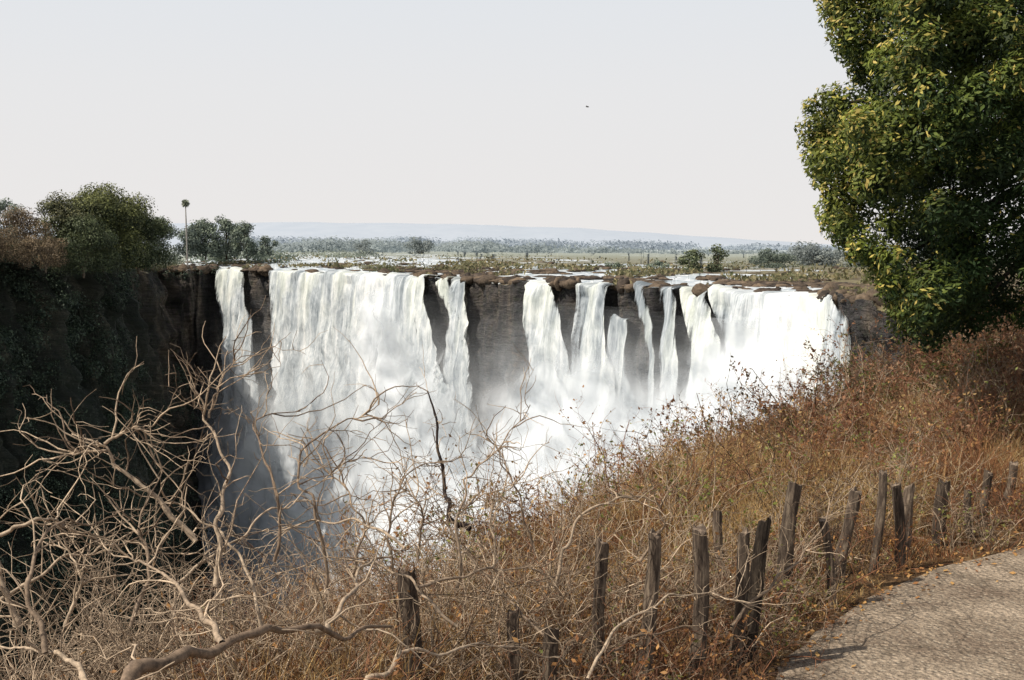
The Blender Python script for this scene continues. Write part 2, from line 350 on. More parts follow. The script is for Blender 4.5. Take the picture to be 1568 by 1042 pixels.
pn=np.array([fn(a*.04,b*.04,2,3) for a,b in zip(X,Y)]); keep=(pn>.12+.10*(s_<700))&(wet(s_)*np.exp(-D/25)<.3); X,Y,D,s_=X[keep],Y[keep],D[keep],s_[keep]; n=len(X)
C=np.stack([X,Y,ZR+rise(D,s_)+rng.random(n)*1.0+.1],1); Nn=rng.normal(size=(n,3)); Nn[:,2]*=.4
V,Cc=leaves(C,Nn,rng.uniform(.6,1.6,n),.5,lerpc((.10,.11,.05),(.29,.24,.13),rng.random(n)))
link("river_grass",quadmesh("river_grass",V,Cc),LM)
# ---------------------------------------------------------------- distant foliage helper
def blobfol(blobs,dens,ls,cd,cl,var=.25,nj=.40):
    Vs=[];Cs=[]
    for (c,r) in blobs:
        n=int(15*dens*(r[0]*r[2])/(ls*ls))+6; u=nrm(rng.normal(size=(n,3))); rad=rng.random((n,1))**.28*(1+rng.normal(0,.10,(n,1)))
        sub=nrm(rng.normal(size=(9,3))); near=(u@sub.T).max(1)
        pos=np.array(c)+u*rad*np.array(r)*(.66+.40*near[:,None])
        Nn=u+rng.normal(0,nj,(n,3))+np.array([0,0,.3])
        t=np.clip(rng.normal(.42,var,n)+.35*u[:,2]-.6*(1-rad[:,0]),0,1)  # shading in leaf colour: lighter tops, darker blob interiors
        V,C_=leaves(pos,Nn,rng.uniform(.6,1.4,n)*ls,.7,lerpc(cd,cl,t)); Vs.append(V);Cs.append(C_)
    return np.concatenate(Vs),np.concatenate(Cs)
m=M("bark"); c=m.mix(1.,m.attr('Col'),m.ramp(m.noise(m.mapv(m.obj(),(6,6,1.5)),3,5,.7),[(.3,.45),(.7,1.35)]),'MULTIPLY'); BM=m.done(m.princ(c,.85,m.bump(m.noise(m.mapv(m.obj(),(8,8,1.5)),4,4),.6,.02)))
def tree(name,u,vb,vt,wpx,d,cd,cl,ls=.55,nb=14,dens=1.0,gz=None,lm=None):
    h=(vb-vt)/F*d; wd=wpx/F*d; b=P(u,vb,d)
    if gz is not None: h=b[2]+h-gz; b[2]=gz
    par=bpy.data.objects.new(name,None); COL.objects.link(par)
    bl=[]
    for i in range(nb):
        a=rng.random()*6.28; rr=rng.random()**.6*wd*.36; zz=b[2]+h*(.42+.42*rng.random()**.8*(1-(rr/(wd*.48))**2))
        r=wd*rng.uniform(.13,.22); bl.append((np.array([b[0]+rr*math.cos(a),b[1]+rr*math.sin(a),zz]),(r,r,min(r*.8,h*.19))))
    for i in range(max(4,nb//2)):
        a=rng.random()*6.28; rr=wd*.36*rng.random()**.5; r=wd*.17; bl.append((np.array([b[0]+rr*math.cos(a),b[1]+rr*math.sin(a),b[2]+h*.22]),(r,r,h*.22)))
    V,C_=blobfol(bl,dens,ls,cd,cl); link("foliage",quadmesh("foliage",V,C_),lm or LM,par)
    K=6; pts=[];R=[]
    for i,(c,r) in enumerate(bl[:nb]):
        t=np.linspace(0,1,K)[:,None]; base=b+np.array([0,0,-1.])
        p=base*(1-t)+c*t; p[:,0]=base[0]+(c[0]-base[0])*t[:,0]**2; p[:,1]=base[1]+(c[1]-base[1])*t[:,0]**2; pts.append(p); R.append(np.linspace(h*.016,h*.003,K))
    V,Q,C_=tubes(np.array(pts),np.array(R),6,np.tile([.09,.07,.05],(len(pts),1)))
    link("trunk",rawmesh("trunk",V,Q,np.arange(0,len(Q),4),C_,True),BM,par)
G1=((.034,.048,.024),(.12,.14,.06)); B1=((.09,.065,.04),(.26,.19,.11)); H1=((.13,.16,.14),(.23,.27,.20)); H2=((.25,.285,.285),(.33,.36,.34)); H3=((.11,.14,.115),(.21,.245,.17))  # the H tints are greens paled with painted distance haze
tree("broadleaf_tree",158,410,271,158,330,(.032,.044,.02),(.20,.21,.07),.5,34,.9)
tree("broadleaf_tree",212,414,312,110,345,*G1,.5,20)
tree("broadleaf_tree",98,408,287,105,310,(.045,.055,.026),(.19,.18,.085),.45,20,.8)
tree("broadleaf_tree",128,420,320,120,305,*G1,.45,18,.8)
tree("dry_tree",45,404,302,100,295,*B1,.35,14,.5)
tree("dry_tree",-10,404,330,110,280,*B1,.35,14,.6)
tree("dry_tree",70,412,350,80,285,*B1,.35,10,.6)
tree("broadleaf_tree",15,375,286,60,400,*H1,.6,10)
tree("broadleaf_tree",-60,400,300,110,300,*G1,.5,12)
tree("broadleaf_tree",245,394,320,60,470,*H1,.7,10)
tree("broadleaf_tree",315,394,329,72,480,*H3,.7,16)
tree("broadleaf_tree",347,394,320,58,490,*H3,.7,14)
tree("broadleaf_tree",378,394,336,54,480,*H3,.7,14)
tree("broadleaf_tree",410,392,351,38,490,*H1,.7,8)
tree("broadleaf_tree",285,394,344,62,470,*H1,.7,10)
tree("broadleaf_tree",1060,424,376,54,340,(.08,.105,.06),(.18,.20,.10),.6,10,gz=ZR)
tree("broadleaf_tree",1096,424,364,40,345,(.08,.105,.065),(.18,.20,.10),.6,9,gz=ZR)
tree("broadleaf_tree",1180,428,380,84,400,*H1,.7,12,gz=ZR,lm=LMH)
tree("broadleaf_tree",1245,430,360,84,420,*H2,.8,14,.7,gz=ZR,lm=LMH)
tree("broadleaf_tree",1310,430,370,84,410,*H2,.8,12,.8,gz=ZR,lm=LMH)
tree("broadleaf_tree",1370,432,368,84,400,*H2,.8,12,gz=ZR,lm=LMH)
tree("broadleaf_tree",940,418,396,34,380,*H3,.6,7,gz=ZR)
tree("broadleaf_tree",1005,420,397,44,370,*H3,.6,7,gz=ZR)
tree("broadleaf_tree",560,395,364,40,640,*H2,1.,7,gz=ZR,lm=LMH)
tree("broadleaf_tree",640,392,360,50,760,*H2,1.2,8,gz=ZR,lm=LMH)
par=bpy.data.objects.new("palm_tree",None); COL.objects.link(par)
t_=P(284,312,440); K=8; pts=np.stack([np.linspace(t_[0]+.3,t_[0],K),np.full(K,440.),np.linspace(ZR,t_[2],K)],1)[None]
V,Q,C_=tubes(pts,np.array([[.35,.28,.24,.24,.30,.27,.2,.18]]),8,np.array([[.34,.32,.29]])); link("trunk",rawmesh("trunk",V,Q,np.arange(0,len(Q),4),C_,True),BM,par)
n=110; u=nrm(rng.normal(size=(n,3))+np.array([0,0,.35])); C=t_+u*.85; Nn=np.cross(u,rng.normal(size=(n,3)))
V,C_=leaves(C,Nn,np.full(n,1.7),.3,lerpc((.16,.18,.14),(.28,.30,.22),rng.random(n)),tang=np.cross(u,Nn)); link("fronds",quadmesh("fronds",V,C_),LM,par)
# scrub rooted on the headland cliff
bl=[]
Ns=rimN(ss)
while len(bl)<1500:
    j=rng.integers(0,len(ss)); i=rng.integers(0,len(hh)); s=ss[j]; h=hh[i]
    if s<-350 or s>345: continue
    if s>195 and rng.random()<.8: continue
    if s>270 and h>3: continue
    if fn(A[j]*.04,h*.04,77,3)<-.20: continue
    r=rng.uniform(1.2,4.4)*(1 if h>4 else .8); p=G[i,j]+np.array([Ns[j,0],Ns[j,1],0])*r*.5; bl.append((p,(r,r,r*.8)))
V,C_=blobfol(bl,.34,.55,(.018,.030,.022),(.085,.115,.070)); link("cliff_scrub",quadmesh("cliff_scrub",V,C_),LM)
bl=[]
for _ in range(210):
    s=rng.uniform(-200,275); x,y=rimxy(s); k=1+rng.uniform(-.006,.05); r=rng.uniform(1.4,3.8)*(1 if s<230 else .6); bl.append((np.array([x*k,y*k,ztop(s)+.5]),(r*1.3,r,r*.95)))
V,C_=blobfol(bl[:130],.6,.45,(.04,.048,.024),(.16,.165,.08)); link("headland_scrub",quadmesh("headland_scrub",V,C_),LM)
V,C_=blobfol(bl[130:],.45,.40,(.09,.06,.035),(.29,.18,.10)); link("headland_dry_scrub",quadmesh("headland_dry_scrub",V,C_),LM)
def line(name,u0,u1,n,d0,d1,vt,ls,cd,cl,rr,dens=.5,jit=(-4,9)):
    bl=[]
    for i in range(n):
        u=rng.uniform(u0,u1); d=rng.uniform(d0,d1); top=np.interp(u,vt[0],vt[1])+jit[0]+(jit[1]-jit[0])*rng.random()**.7+4*fn(u*.02,0,5,2); zt=CZ+(375-top)/F*d; hz=max(1.2,(zt-ZR)*.5); r=rng.uniform(.5,1.7)*rr
        bl.append((np.array([XU(u,d,0),d,ZR+hz]),(r*1.7,r,hz)))
    V,C_=blobfol(bl,dens,ls,cd,cl,.12,.3); link(name,quadmesh(name,V,C_),LMH)
line("distant_treeline",380,1500,220,850,1150,([400,650,900,1100,1500],[369,370,379,386,390]),2.2,(.32,.37,.385),(.37,.415,.415),10,.6,(-7,8))  # treeline colours here and below carry the distance haze
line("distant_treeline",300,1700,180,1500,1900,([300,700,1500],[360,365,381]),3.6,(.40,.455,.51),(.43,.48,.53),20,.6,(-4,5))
line("riverbank_bushes",930,1500,80,380,560,([930,1100,1500],[408,403,398]),.8,(.18,.20,.13),(.28,.29,.19),3.4)
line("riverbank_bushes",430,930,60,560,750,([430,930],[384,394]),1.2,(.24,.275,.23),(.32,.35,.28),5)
line("riverbank_bushes",560,1000,50,360,440,([560,1000],[398,408]),.8,(.14,.15,.08),(.27,.25,.14),2.6)
line("riverbank_bushes",-300,430,80,480,620,([-300,430],[364,380]),1.0,(.15,.185,.145),(.24,.27,.20),5)
# hills
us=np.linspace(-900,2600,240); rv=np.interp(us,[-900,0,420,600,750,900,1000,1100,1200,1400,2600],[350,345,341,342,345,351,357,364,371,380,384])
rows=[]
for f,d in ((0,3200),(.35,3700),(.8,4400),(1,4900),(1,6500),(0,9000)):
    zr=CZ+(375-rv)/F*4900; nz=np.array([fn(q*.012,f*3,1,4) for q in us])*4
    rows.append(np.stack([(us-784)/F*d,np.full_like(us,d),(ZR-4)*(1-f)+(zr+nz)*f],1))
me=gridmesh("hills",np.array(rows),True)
m=M("hills"); c=m.ramp(m.noise(m.mapv(m.obj(),(1,.4,1)),.012,6,.7),[(.35,(.39,.435,.495)),(.7,(.43,.47,.525))]); link("hills",me,m.done(m.princ(c,1,spec=0)))  # pale blue base colour stands in for aerial haze
# ---------------------------------------------------------------- near terrain
EDGE=np.array([(-9,-30),(-5,-4),(-3.4,2),(-2.5,5),(-1.7,7.2),(-.5,9.4),(1.97,14),(5.45,20),(11.6,28),(30,42),(90,70),(180,100)],float)
PE=[(.3,3.6),(.9,5.2),(1.50,6.8),(1.90,7.5),(2.45,8.26),(3.15,9.0),(3.96,9.56),(6,10.6),(12,12.9),(30,17)]
PATH=np.array(PE+[(32,13),(13,9.2),(7.6,6.6),(5.6,4),(4.6,0),(4,-14),(-.2,-14),(0.0,0)],float)
def segdist(X,Y,pl,closed=False):
    best=np.full(X.shape,1e9); sgn=np.zeros(X.shape); n=len(pl)
    for i in range(n if closed else n-1):
        a=pl[i]; b=pl[(i+1)%n]; d=b-a; t=np.clip(((X-a[0])*d[0]+(Y-a[1])*d[1])/(d@d),0,1)
        qx=X-a[0]-t*d[0]; qy=Y-a[1]-t*d[1]; q=np.hypot(qx,qy); cr=d[0]*(Y-a[1])-d[1]*(X-a[0]); u=q<best-1e-9
        best=np.where(u,q,best); sgn=np.where(u,np.sign(cr),sgn)
    return best,sgn
def inpoly(X,Y,pl):
    r=np.zeros(X.shape,bool); n=len(pl)
    for i in range(n):
        x1,y1=pl[i];x2,y2=pl[(i+1)%n]
        if y1==y2: continue
        c=((y1>Y)!=(y2>Y))&(X<(x2-x1)*(Y-y1)/(y2-y1)+x1); r^=c
    return r
def H(X,Y):
    X=np.asarray(X,float);Y=np.asarray(Y,float)
    d,s=segdist(X,Y,EDGE); sd=np.where(s>0,-d,d)
    pd,_=segdist(X,Y,PATH,True); ins=inpoly(X,Y,PATH); pd=np.where(ins,0,pd); pf=sm(.35,1.6,pd)
    z=np.where(sd>0,-.35*np.exp(-sd/.9), -.35+1.5*sd)
    z=np.where(sd>0,z*pf,z)
    z=z+pf*.75*np.exp(-((X+.6)/2.6)**2-((Y-2.2)/3.2)**2)
    z=z+pf*(.75*sm(4,10,X)*sm(0,4,pd)*sm(-1,3,sd))
    nz=.10*np.sin(X*1.7+Y*.6)*np.cos(Y*1.3-X*.4)+.05*np.sin(X*4.1)*np.sin(Y*3.7)
    return np.maximum(z+nz*pf*np.where(sd>0,1,2.5),-118.5)
def ax(lo,a,b,hi,st,n): 
    return np.concatenate([lo+(a-lo)*(1-np.linspace(1,0,n,endpoint=False)**2),np.arange(a,b,st),b+(hi-b)*np.linspace(0,1,n)**2])
gx=ax(-160,-8,16,260,.2,34); gy=ax(-60,-1,30,190,.2,34); XX,YY=np.meshgrid(gx,gy); ZZ=H(XX,YY)
me=gridmesh("ground",np.stack([XX,YY,ZZ],-1),True)
m=M("dry_soil"); ob=m.obj(); a=m.noise(ob,2.2,6,.7); b=m.noise(ob,18,4,.7)
c=m.ramp(a,[(.3,(.06,.035,.018)),(.5,(.13,.076,.036)),(.7,(.23,.145,.07))]); c=m.mix(1.,c,m.ramp(b,[(.3,.5),(.7,1.4)]),'MULTIPLY')
link("ground",me,m.done(m.princ(c,.95,m.bump(b,.8,.05))))
# path
pe=[]
for i in range(len(PATH)):
    a=PATH[i]; b=PATH[(i+1)%len(PATH)]; n=max(1,int(np.linalg.norm(b-a)/.10))
    for k in range(n):
        p=a+(b-a)*k/n; j=.09*fn(p[0]*2.5,p[1]*2.5,0,4); pe.append((p[0]+j,p[1]+j*.8,.012))
bm=bmesh.new(); vs=[bm.verts.new(p) for p in pe]; f=bm.faces.new(vs); f.normal_update()
if f.normal.z<0: f.normal_flip()
r=bmesh.ops.extrude_face_region(bm,geom=[f])
for v in [q for q in r['geom'] if isinstance(q,bmesh.types.BMVert)]: v.co.z=.014
for v in vs: v.co.z=-.03
bmesh.ops.recalc_face_normals(bm,faces=bm.faces); bmesh.ops.triangulate(bm,faces=bm.faces)
me=bpy.data.meshes.new("footpath"); bm.to_mesh(me); bm.free()
m=M("weathered_asphalt"); ob=m.obj(); vo=m.N('ShaderNodeTexVoronoi'); vo.inputs['Scale'].default_value=26; m.l.new(ob,vo.inputs['Vector'])
g=m.noise(ob,1.6,6,.7); g2=m.noise(ob,45,3,.75)
c=m.ramp(g,[(.35,(.19,.14,.10)),(.5,(.28,.22,.16)),(.62,(.38,.30,.22))]); c=m.mix(1.,c,m.ramp(g2,[(.35,.5),(.65,1.4)]),'MULTIPLY')
c=m.mix(m.ramp(vo.outputs['Distance'],[(.14,.7),(.26,0)]),c,(.50,.43,.33))
v2=m.N('ShaderNodeTexVoronoi',feature='DISTANCE_TO_EDGE'); v2.inputs['Scale'].default_value=.9
dn_=m.N('ShaderNodeTexNoise'); dn_.inputs['Scale'].default_value=3; m.l.new(ob,dn_.inputs['Vector']); m.l.new(m.mix(.3,ob,dn_.outputs['Color']),v2.inputs['Vector'])
c=m.mix(m.ramp(v2.outputs['Distance'],[(.003,.4),(.012,0)]),c,(.06,.045,.03))
link("footpath",me,m.done(m.princ(c,.95,m.bump(m.math('ADD',g2,vo.outputs['Distance']),1,.02))))
# ---------------------------------------------------------------- fence
MP=M("fence_wood"); ob=MP.obj(); nn=MP.noise(MP.mapv(ob,(26,26,4)),1.5,6,.7); c=MP.ramp(nn,[(.32,(.030,.022,.017)),(.5,(.10,.074,.055)),(.68,(.27,.21,.15))])
c=MP.mix(1.,c,MP.attr('Col'),'MULTIPLY'); FW=MP.done(MP.princ(c,.9,MP.bump(nn,1,.014)))
fence=bpy.data.objects.new("wooden_fence",None); COL.objects.link(fence)
posts=[(628,876,5.6,.044,.02),(792,935,5.7,.032,0),(848,962,5.6,.034,0),(919,828,6.3,.034,-.02),(997,816,6.3,.038,.01),(1068,810,6.6,.041,-.02),(1143,816,6.75,.038,.10),(1176,797,6.9,.042,.16),(1101,784,8.2,.033,-.08),(1216,742,7.9,.048,.06),(1306,752,8.45,.045,.12),(1349,724,8.9,.033,.03),(1373,742,9.0,.038,-.05),(1397,744,9.3,.042,.15),(1449,740,9.7,.052,.14),(1482,752,10.0,.032,-.10),(1510,722,10.4,.036,-.02),(1550,710,10.9,.040,.08),(1260,796,8.0,.028,-.12),(1533,600,15.5,.075,.02)]
for i,(u,v,d,r,lean) in enumerate(posts):
    tp_=P(u,v,d); g=float(H(tp_[0],tp_[1])); K=14; Sd=14; t=np.linspace(0,1,K); hgt=tp_[2]-(g-.1); V=[]
    for k in range(K):
        for s_ in range(Sd):
            a=s_*6.283/Sd; rr=r*(1.08-.16*t[k])*(1+.24*fn(math.cos(a)*1.3+i*5,math.sin(a)*1.3,t[k]*2.5,3)+.08*fn(math.cos(a)*5,math.sin(a)*5+i,t[k]*9,2))
            zz=(g-.1)+hgt*t[k]+ (r*.9*(fn(math.cos(a)*1.5,math.sin(a)*1.5+i*3,7,2)+.4*math.cos(a+i)) if k==K-1 else 0)
            V.append((tp_[0]-lean*hgt*(1-t[k])+.02*math.sin(t[k]*4+i)+rr*math.cos(a),tp_[1]+rr*math.sin(a),zz))
    V.append((tp_[0],tp_[1],tp_[2]-r*.15)); Fc=[(k*Sd+s_,k*Sd+(s_+1)%Sd,(k+1)*Sd+(s_+1)%Sd,(k+1)*Sd+s_) for k in range(K-1) for s_ in range(Sd)]+[((K-1)*Sd+s_,(K-1)*Sd+(s_+1)%Sd,K*Sd) for s_ in range(Sd)]
    me=bpy.data.meshes.new("post"); me.from_pydata(V,[],Fc); ca=me.color_attributes.new('Col','FLOAT_COLOR','POINT')
    b=rng.uniform(.6,1.25) if i not in (7,) else .3; cc=np.tile([b,b,b,1],(len(V),1)); cc[-1,:3]=2.2; ca.data.foreach_set('color',cc.astype(np.float32).ravel()); me.update()
    link("post_%d"%(i+1),me,FW,fence)
seq=posts[:1]+posts[3:8]+posts[9:11]+posts[12:15]+posts[16:18]; st=[]; T=np.linspace(0,1,9)[:,None]
for a,b in zip(seq[:-1],seq[1:]):
    A0=P(a[0],a[1],a[2]);B0=P(b[0],b[1],b[2])
    for f in (.10,.32):
        q=(A0-[0,a[3]*.9,f])*(1-T)+(B0-[0,b[3]*.9,f])*T; q[:,2]-=.05*np.sin(T[:,0]*3.1416); st.append(q+rng.normal(0,.002,q.shape))
V,Q,C_=tubes(np.array(st),np.full((len(st),9),.0016),5,np.tile([.9,.85,.8],(len(st),1))); link("wire",rawmesh("wire",V,Q,np.arange(0,len(Q),4),C_,True),FW,fence)
# ---------------------------------------------------------------- dry grass
m=M("dry_grass"); c=m.attr('Col'); d1=m.princ(c,.8,spec=.15); t1=m.N('ShaderNodeBsdfTranslucent'); m.l.new(c,t1.inputs[0]); x=m.N('ShaderNodeMixShader'); x.inputs[0].default_value=.22; m.l.new(d1,x.inputs[1]); m.l.new(t1.outputs[0],x.inputs[2]); GM=m.done(x.outputs[0])
def grass(name,X,Y,Ln,wid,col,lean=.45):
    n=len(X); Z=H(X,Y)-.02; B=np.stack([X,Y,Z],1); d=rng.normal(0,lean,(n,3)); d[:,2]=1; d=nrm(d); sd=nrm(np.cross(d,rng.normal(size=(n,3))))
    mid=B+d*Ln[:,None]*.55; bend=rng.normal(0,.5,(n,3)); bend[:,2]=-rng.random(n)*.5; tip=mid+nrm(d+bend*.8)*Ln[:,None]*.45
    w_=wid[:,None]*.5; V=np.stack([B-sd*w_,B+sd*w_,mid+sd*w_*.8,mid-sd*w_*.8,tip],1).reshape(-1,3)
    o=np.arange(n)*5; lo=np.stack([o,o+1,o+2,o+3,o+3,o+2,o+4],1).reshape(-1); stt=np.stack([np.arange(n)*7,np.arange(n)*7+4],1).reshape(-1)
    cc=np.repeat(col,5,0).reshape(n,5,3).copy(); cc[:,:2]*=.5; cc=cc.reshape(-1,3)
    link(name,rawmesh(name,V,lo,stt,cc),GM)
def samp(n,x0,x1,y0,y1,smin,smax,pmin=.05):
    X=rng.uniform(x0,x1,n);Y=rng.uniform(y0,y1,n); d,s=segdist(X,Y,EDGE); sd=np.where(s>0,-d,d); pd,_=segdist(X,Y,PATH,True); ins=inpoly(X,Y,PATH)
    k=(sd>smin)&(sd<smax)&(~ins)&(pd>pmin); X,Y,pd=X[k],Y[k],pd[k]
    u,v=proj(X,Y,H(X,Y)+.4); k=(u>-250)&(u<1900)&(Y>1.5); return X[k],Y[k],pd[k]
def patch(X,Y,sc,z): return np.array([fn(a*sc,b*sc,z,3) for a,b in zip(X,Y)])
def gcol(X,Y,n,gold,ca=(.54,.36,.15),cb=(.30,.135,.065)):
    t=np.clip(.45+1.3*patch(X,Y,.6,5.)-gold+rng.normal(0,.28,n),0,1); c=lerpc(ca,cb,t); k=rng.random(n)<.18; c[k]=lerpc((.66,.52,.31),(.54,.42,.25),rng.random(k.sum())); return c*rng.uniform(.55,1.2,(n,1))
X,Y,pdd=samp(350000,-4,8,2,16,-1.5,9)
k=rng.random(len(X))<np.clip(.62+1.2*patch(X,Y,1.1,2.),.1,1); X,Y,pdd=X[k],Y[k],pdd[k]; n=len(X)
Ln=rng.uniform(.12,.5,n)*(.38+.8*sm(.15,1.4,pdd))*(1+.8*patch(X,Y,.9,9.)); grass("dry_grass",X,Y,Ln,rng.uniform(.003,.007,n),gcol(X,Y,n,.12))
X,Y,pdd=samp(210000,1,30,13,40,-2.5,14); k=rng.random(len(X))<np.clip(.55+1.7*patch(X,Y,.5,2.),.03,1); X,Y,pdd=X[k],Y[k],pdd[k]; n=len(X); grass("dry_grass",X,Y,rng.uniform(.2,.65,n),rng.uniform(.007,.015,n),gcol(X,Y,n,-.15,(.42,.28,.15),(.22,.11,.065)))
X=rng.uniform(0,8,16000);Y=rng.uniform(4,12,16000); pd,_=segdist(X,Y,PATH,True); ins=inpoly(X,Y,PATH); k=(pd<.6)&(rng.random(16000)<np.exp(-pd*np.where(ins,8,2))); X,Y=X[k],Y[k]; n=len(X)
Nn=rng.normal(0,.35,(n,3)); Nn[:,2]=1; V,C_=leaves(np.stack([X,Y,H(X,Y)+.025],1),Nn,rng.uniform(.02,.055,n),.6,lerpc((.55,.33,.12),(.28,.12,.05),rng.random(n))); link("fallen_leaves",quadmesh("fallen_leaves",V,C_),GM)
# ---------------------------------------------------------------- dry shrubs
m=M("twig_bark"); c=m.mix(1.,m.attr('Col'),m.ramp(m.noise(m.obj(),35,5,.75),[(.32,.35),(.65,1.3)]),'MULTIPLY'); TM=m.done(m.princ(c,.75,spec=.25))
LM2=leafmat("small_leaves",.3,6)
def shrub(name,bases,hgt,nst,nb,rad,c0,c1,lc=None,nl=0,spread=.55,ls=.03):
    B=np.repeat(bases,nst,0); n=len(B); hs=np.repeat(hgt,nst)*rng.uniform(.6,1.15,n); d=rng.normal(0,spread,(n,3)); d[:,2]=1
    p1=grow(B+rng.normal(0,.05,(n,3))*[1,1,0],d,hs,9,.18,(0,0,-.01)); col=lerpc(c0,c1,rng.random(n)); f=np.linspace(1,.35,9)[None]
    parts=[tubes(p1,rad*rng.uniform(.6,1.4,(n,1))*f,4,col)]
    s2,d2,i2=child(p1,n*nb,.2,1.,.75); p2=grow(s2,d2,hs[i2]*rng.uniform(.2,.55,n*nb),7,.26,(0,0,.02)); parts.append(tubes(p2,rad*.45*rng.uniform(.7,1.2,(n*nb,1))*np.linspace(1,.4,7)[None],3,lerpc(c0,c1,rng.random(n*nb))))
    s3,d3,i3=child(p2,n*nb,.2,1.,.9); p3=grow(s3,d3,hs[i2[i3]]*rng.uniform(.08,.25,n*nb),4,.3); parts.append(tubes(p3,rad*.28*np.ones((n*nb,1))*np.linspace(1,.5,4)[None],3,lerpc(c0,c1,rng.random(n*nb))))
    o=link(name,tubemesh(name,parts),TM)
    if nl:
        allp=np.concatenate([p2[:,2:].reshape(-1,3),p3.reshape(-1,3)]); i=rng.integers(0,len(allp),nl*len(bases)); k=len(i)
        Nn=rng.normal(size=(k,3))+[0,0,.5]; V,C_=leaves(allp[i]+rng.normal(0,.015,(k,3)),Nn,rng.uniform(.6,1.4,k)*ls,.5,lerpc(lc[0],lc[1],rng.random(k))); link("leaves",quadmesh("leaves",V,C_),LM2,o)
def bases(pts): 
    a=np.array(pts,float); return np.stack([a[:,0],a[:,1],H(a[:,0],a[:,1])-.03],1)
RED=((.15,.06,.03),(.36,.17,.09)); PALE=((.14,.095,.062),(.60,.46,.32)); DK=((.05,.033,.022),(.15,.09,.055))
X,Y,_=samp(2600,2,30,13,40,-2.2,9,1.0); k=rng.permutation(len(X))[:330]; X,Y=X[k],Y[k]
LCS=[((.18,.08,.045),(.36,.19,.10)),((.12,.06,.035),(.26,.13,.07)),((.28,.19,.11),(.42,.30,.18)),((.06,.05,.022),(.17,.12,.055)),((.18,.09,.055),(.38,.22,.12)),((.05,.07,.02),(.18,.18,.05))]
CS=[RED,DK,((.24,.17,.12),(.50,.40,.29)),DK,RED,RED]
for q in range(6):
    i=np.arange(q,len(X),6); sh=.5+.75*rng.random(len(i))+.40*sm(5,12,X[i])
    shrub("dry_shrub",bases(np.stack([X[i],Y[i]],1)),sh,10,7,.008,*CS[q],lc=LCS[q],nl=600 if q!=2 else 150,ls=.05,spread=.6)
X,Y,_=samp(2500,-3,9,7.6,15,-1.3,3.2,1.0); k=rng.permutation(len(X))[:140]; X,Y=X[k],Y[k]
for q in range(4):
    i=np.arange(q,len(X),4); shrub("dry_shrub",bases(np.stack([X[i],Y[i]],1)),rng.uniform(.5,1.15,len(i)),8,7,.0055,*[PALE,RED,DK,RED][q],lc=[((.12,.15,.03),(.28,.28,.07)),((.24,.10,.04),(.42,.23,.09)),((.12,.07,.03),(.26,.15,.06)),((.30,.18,.07),(.46,.31,.13))][q],nl=200,ls=.035)
X,Y,pd_=samp(7000,.2,9,5,13,-5,9,.12); k=np.nonzero(pd_<1.0)[0]; k=rng.permutation(k)[:130]; X,Y=X[k],Y[k]
for q in range(3):
    i=np.arange(q,len(X),3); shrub("dry_shrub",bases(np.stack([X[i],Y[i]],1)),rng.uniform(.25,.62,len(i)),9,7,.004,*[RED,PALE,DK][q],lc=[((.24,.10,.03),(.48,.26,.09)),((.12,.14,.03),(.30,.27,.08)),((.16,.08,.04),(.32,.18,.08))][q],nl=80,ls=.03,spread=.9)
def pts_uv(lst): return [(XU(u,d,.3),d) for u,d in lst]
groups=[[(-60,4.2),(40,4.6),(140,5.0),(90,5.6),(20,5.4),(0,4.9)],[(230,5.0),(300,5.6),(370,5.2),(330,6.3),(250,5.8),(170,5.4)],[(440,5.6),(520,6.2),(480,7.0),(590,7.0),(410,6.4),(560,5.8)],[(660,6.6),(720,7.3),(780,6.2),(840,7.2),(690,5.8)],[(900,6.6),(960,7.4),(1040,7.2),(1100,7.5)],[(1180,8.4),(1250,9.3),(1350,10.4),(1430,11.2)]]
for gi,g in enumerate(groups):
    b=bases(pts_uv(g)); hg=np.array([.85,.85,.95,.95,.9,.9][:len(g)])*(1.0 if gi<4 else .75)
    shrub("bare_bush",b,hg,24,9,.0056,*PALE,spread=.85)
X,Y,_=samp(1500,-4,3.2,3.2,7.6,-1.0,5,.35); k=rng.permutation(len(X))[:86]; X,Y=X[k],Y[k]
i=np.arange(0,len(X),2); shrub("bramble_thicket",bases(np.stack([X[i],Y[i]],1)),rng.uniform(.45,.8,len(i)),13,8,.0048,(.13,.085,.055),(.56,.42,.28),lc=((.32,.16,.06),(.5,.3,.11)),nl=80,spread=1.1)
i=i[i+1<len(X)]+1; shrub("bramble_thicket",bases(np.stack([X[i],Y[i]],1)),rng.uniform(.4,.75,len(i)),13,8,.0045,(.11,.05,.03),(.36,.18,.10),lc=((.26,.11,.04),(.46,.25,.09)),nl=200,spread=1.1)
